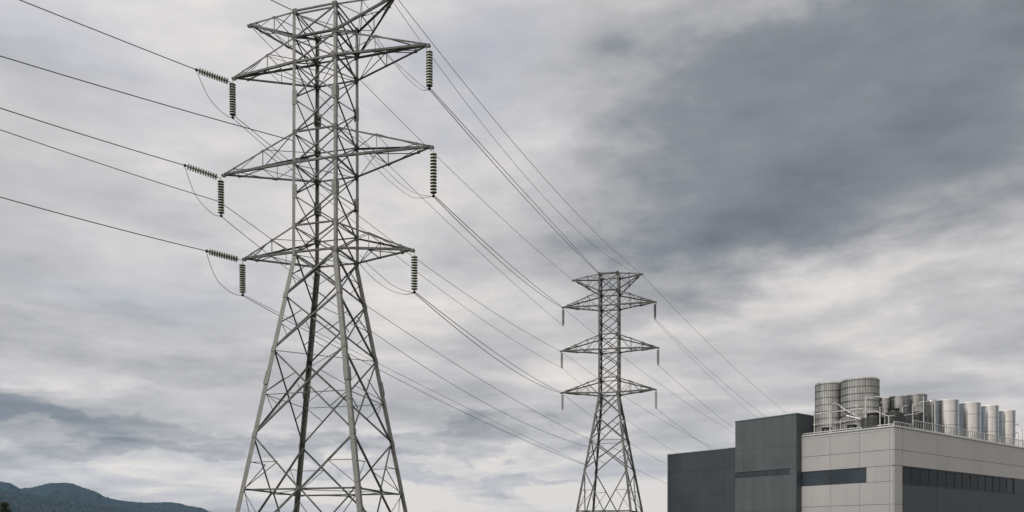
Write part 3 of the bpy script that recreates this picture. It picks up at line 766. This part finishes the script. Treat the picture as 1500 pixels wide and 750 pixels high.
unit_box(1309, -46, 1.2, 1.2, 1.45, 'black fan housing at the roof corner, left of two', M_DUCT, 1)
unit_box(1344, 42, 1.3, 1.1, 1.75, 'black fan housing at the roof corner, right of two', M_DUCT, 1)
unit_box(1211, -27, 1.1, 2.0, .42, 'low louvred unit at the foot of the left hooped tank', M_DUCT, 1)
unit_box(1248, -27, 1.1, 2.2, .40, 'low dark unit near the left roof edge below the widest hooped tank', M_DUCT, 1)

# pipes: runs near the left roof edge
def ptube(name, pts, r, label, m=M_WHITE, cat='pipe', group=None, flange=True):
    pts = [V(p) for p in pts]
    root = empty(name, pts[0], label, cat, group)
    r *= .72
    MB().tube(pts, r, 10).build('pipe_run', m, root, True)
    if flange:
        for p, q in zip(pts, pts[1:]):
            d = (q-p); 
            if d.length > .8: MB().lathe(p+d*.35-d.normalized()*.02, [(r, 0), (r*1.6, 0), (r*1.6, .05), (r, .05)], 10, d).build('flange', M_RAIL, root)
    return root
def Lp(px, py, a):            # point above the left part of the roof, distance a from its edge
    q = Cn+dR*a; b = solve_b(px, a); q = q+dL*b; return at(px, py, q.y)
def Lr(px, a, dz=0): q = Cn+dR*a; b = solve_b(px, a); q = q+dL*b; return P3(q.x, q.y, RZ)+V((0, 0, dz))
def Rp(px, py, b): a, q = roof_pt(px, b); return at(px, py, q.y)
def Rr(px, b, dz=0): a, q = roof_pt(px, b); return P3(q.x, q.y, RZ)+V((0, 0, dz))
GP = 'pipes on the roof'
def arc(A, B, C, n=6):  # rounded corner through B
    return [(A.lerp(B, t)).lerp(B.lerp(C, t), t) for t in [i/n for i in range(n+1)]]
ptube('roof_pipe', [Lp(1191, 607, 12), Lp(1232, 602, 12), Lp(1268, 598, 12)], .07, 'white pipe running level across the front of the hooped tanks', group=GP)
ptube('roof_pipe', [Lp(1191, 622, 18), Lp(1228, 618, 18), Lp(1262, 614, 18)], .045, 'thin white pipe below the level white pipe', group=GP)
ptube('roof_pipe', [Lr(1216, 9)]+arc(Lp(1215.5, 600, 9), Lp(1215.5, 592, 9), Lp(1223, 591, 9))+arc(Lp(1226, 592, 14), Lp(1232, 594, 18), Lp(1236, 600, 22)), .06, 'white pipe rising and bending over in front of the left hooped tank', group=GP)
ptube('roof_pipe', [Lp(1232, 597, 34), Lp(1248, 606, 34), Lp(1264, 614, 34), Lp(1276, 621, 34)], .10, 'thick silver pipe sloping down to the right', M_RAIL, group=GP)
ptube('roof_pipe', [Lp(1222, 620, 24), Lp(1240, 618, 24), Lp(1262, 607, 24), Lp(1270, 605, 24)], .07, 'silver pipe sloping up to the right', M_RAIL, group=GP)
ptube('roof_pipe', [Lr(1231, 14), Lp(1231, 614, 14)], .05, 'short white standpipe near the left roof edge', group=GP)
ptube('roof_pipe', [Lr(1246, 30), Lp(1246, 603, 30), Lp(1262, 600, 30)], .07, 'silver elbow pipe in the middle of the left pipework', M_RAIL, group=GP)
ptube('roof_pipe', [Lp(1268, 584, 12), Lp(1285, 581, 30), Lp(1301, 583, 30)], .05, 'thin white pipe high behind the tallest post', group=GP)
ptube('roof_pipe', [Rp(1303, 609, 14), Rp(1322, 609, 14), Rp(1340, 606, 14), Rp(1352, 603, 14)], .05, 'white pipe in front of the black fan housings', group=GP)
ptube('roof_pipe', [Rr(1498, 12)]+arc(Rp(1497.5, 632, 12), Rp(1497.5, 621.5, 12), Rp(1486, 621, 40))+[Rp(1484, 621, 60)], .075, 'white bent pipe at the right picture edge beside the smallest tank', group=GP)
ptube('roof_pipe', [Rr(1492, 20), Rp(1492, 634, 20), Rp(1487, 634, 50)], .06, 'lower white pipe inside the bent pipe at the right edge', group=GP)
ptube('roof_pipe', [Rr(1403, 25), Rp(1403, 588, 25)], .055, 'tall white standpipe right of the widest shiny tank', group=GP)
ptube('roof_pipe', [Lr(1256, 20), Lp(1256, 600, 20), Lp(1256, 594, 40)], .06, 'silver standpipe between the bent pipe and the tallest post', M_RAIL, group=GP)
ptube('roof_pipe', [Lp(1268, 604, 10), Lp(1282, 602, 10), Lp(1302, 610, 10)], .05, 'thin pale pipe from the tallest post down to the corner post', group=GP)
ptube('roof_pipe', [Lp(1240, 609, 16), Lp(1254, 612, 16), Lp(1272, 618, 16), Lp(1290, 622, 16)], .09, 'thick pale pipe low across the left roof edge', M_STAIN_D, group=GP)
ptube('roof_pipe', [Lr(1296, 22), Lp(1296, 592, 22), Lp(1290, 590, 50)], .07, 'silver elbow pipe between the last two left edge posts', M_RAIL, group=GP)
ptube('roof_pipe', [Rr(1322, 18), Rp(1322, 596, 18), Rp(1330, 594, 30)], .07, 'silver elbow pipe in front of the corner fan housings', M_RAIL, group=GP)
ptube('roof_pipe', [Rp(1337, 594, 16), Rp(1352, 588, 16), Rp(1369, 590, 16)], .05, 'thin pale pipe linking the three right edge posts', group=GP)
# posts
def post(p0, ytop, label, r=.045):
    q = p0; px_ = 0; H = (ytop)
    root = empty('roof_post', p0, label, 'post', 'white posts along the roof edge')
    MB().tube([p0, V((p0.x, p0.y, ytop))], r, 8).build('shaft', M_WHITE, root, True)
    MB().box(p0+V((0, 0, .02)), dR*.1, dL*.1, V((0, 0, .02))).build('base_plate', M_RAIL, root)
    MB().lathe(V((p0.x, p0.y, ytop)), [(r*1.3, -.03), (r*1.3, .02), (0, .04)], 8).build('cap', M_RAIL, root)
def zt(py, p): return (HZ-py)*p.y/F+EYE
for (px, py, side, lab) in ((1193, 603, 'L', 'white post at the left end of the roof edge by the tall block'),
                            (1216, 594, 'L', 'second white post on the left roof edge'),
                            (1268, 580, 'L', 'tallest white post on the left roof edge in front of the widest tank'),
                            (1289, 596, 'L', 'short white post on the left roof edge near the corner'),
                            (1302, 609, 'L', 'shortest white post right at the roof corner'),
                            (1337, 592, 'R', 'white post on the right roof edge in front of the black housings'),
                            (1353, 580, 'R', 'tall white post on the right roof edge beside the dull silver tank'),
                            (1369, 586, 'R', 'tall white post on the right roof edge left of the widest shiny tank')):
    p = Lr(px, 5.5) if side == 'L' else Rr(px, 13)
    post(p, zt(py, p), lab)
# pipe trestle above the corner
# railing along the right edge
def railing(label, pts, hgt, nb, name='roof_railing', bal=True):
    root = empty(name, pts[0], label, 'railing')
    A, B = V(pts[0]), V(pts[1]); d = B-A; n = nb
    z = V((0, 0, hgt))
    tr = MB(); tr.tube([A+z, B+z], .032, 6); tr.tube([A+z*.12, B+z*.12], .025, 6); tr.build('rail', M_COPE, root)
    bl = MB(); k = 0
    for i in range(n+1):
        p = A+d*i/n; bl.box(p+z*.5, d.normalized()*.024, d.normalized().cross(V((0, 0, 1)))*.02, z*.5)
    bl.build('balusters', M_RAIL, root)
    for i in range(0, n+1, 8):
        p = A+d*i/n; MB().box(p+z*.51-d.normalized().cross(V((0, 0, 1)))*.02, d.normalized()*.03, d.normalized().cross(V((0, 0, 1)))*.03, z*.53).build('rail_post', M_COPE, root)
railing('grey barred railing along the right roof edge in front of the tanks', [B3(solve_a(1338, 4), 4, HT+3.2), B3(1480, 4, HT+3.2)], .74, 104)
railing('short pale rail climbing from the roof corner to the barred railing', [B3(8, 4, HT+3.2), B3(solve_a(1337, 4), 4, HT+3.2)], .36, 9)
railing('low pale rail along the left roof edge', [B3(4.5, 6, HT+3.2), B3(4.5, bA-4, HT+3.2)], .16, 24)

# ------------------------------------------------------------------ tree at lower left
def tree(px, ytop, Y, label, hr):
    base = at(px, HZ, Y); base.z = 0; top = at(px, ytop, Y).z
    root = empty('tree', base, label, 'tree')
    tk = MB(); tk.tube([base, base+V((.05, 0, top*.35)), base+V((0, .05, top*.7)), base+V((0, 0, top*.93))], [.16, .12, .07, .02], 8)
    for k in range(14):
        z = top*(.2+.05*k); an = k*2.4; r = hr*.6*(1-z/top)+.2; tk.tube([base+V((0, 0, z)), base+V((cos(an)*r, sin(an)*r, z+.3*r))], [.04, .012], 5)
    tk.build('trunk', mat('bark', (.07, .055, .04), .9, var=.3, vscale=6, bump=.5), root, True)
    cr_ = MB(); rnd = random.Random(5)
    cl = []
    for k in range(150):
        z = top*(.16+.84*rnd.random()**.8); rr = hr*(1.06-z/top)**.7*(.5+.6*rnd.random()); an = rnd.random()*2*pi
        cl.append((base+V((cos(an)*rr, sin(an)*rr, min(z, top-.1))), .16+.18*rnd.random()))
    cl.append((base+V((0, 0, top-.15)), .2))
    for c, cr0 in cl:
        for _ in range(60):
            d = V((rnd.gauss(0, 1), rnd.gauss(0, 1), rnd.gauss(0, .8))).normalized()*cr0*rnd.random()**.4; p = c+d
            u = V((rnd.gauss(0, 1), rnd.gauss(0, 1), rnd.gauss(0, 1))).normalized(); v = u.cross(V((rnd.random(), rnd.random(), rnd.random()+.1))).normalized()
            s = .035+.03*rnd.random(); cr_.add([p-u*s, p+v*s*.5, p+u*s, p-v*s*.5], [(0, 1, 2, 3)])
    cr_.build('crown', mat('leaves', (.045, .06, .03), .8, vscale=2.5, col2=(.02, .03, .016)), root)
tree(7, 737, 2000, 'dark bushy tree top at the lower left below the hills', 1.0)

# ------------------------------------------------------------------ haze in the valley air
HAZE = 0.5/22000
if HAZE:
    hz = MB(); hz.box((-600, 2900, 318), (4900, 0, 0), (0, 4600, 0), (0, 0, 322))
    hm = bpy.data.materials.new('pale_air'); hm.use_nodes = True; t = hm.node_tree
    for n in list(t.nodes):
        if n.type == 'BSDF_PRINCIPLED': t.nodes.remove(n)
    vp = t.nodes.new('ShaderNodeVolumePrincipled'); vp.inputs['Color'].default_value = (.18, .54, .95, 1); vp.inputs['Density'].default_value = HAZE
    vp.inputs['Anisotropy'].default_value = .1
    t.links.new(vp.outputs[0], t.nodes['Material Output'].inputs['Volume'])
    tag(hz.build('haze', hm), kind='stuff')
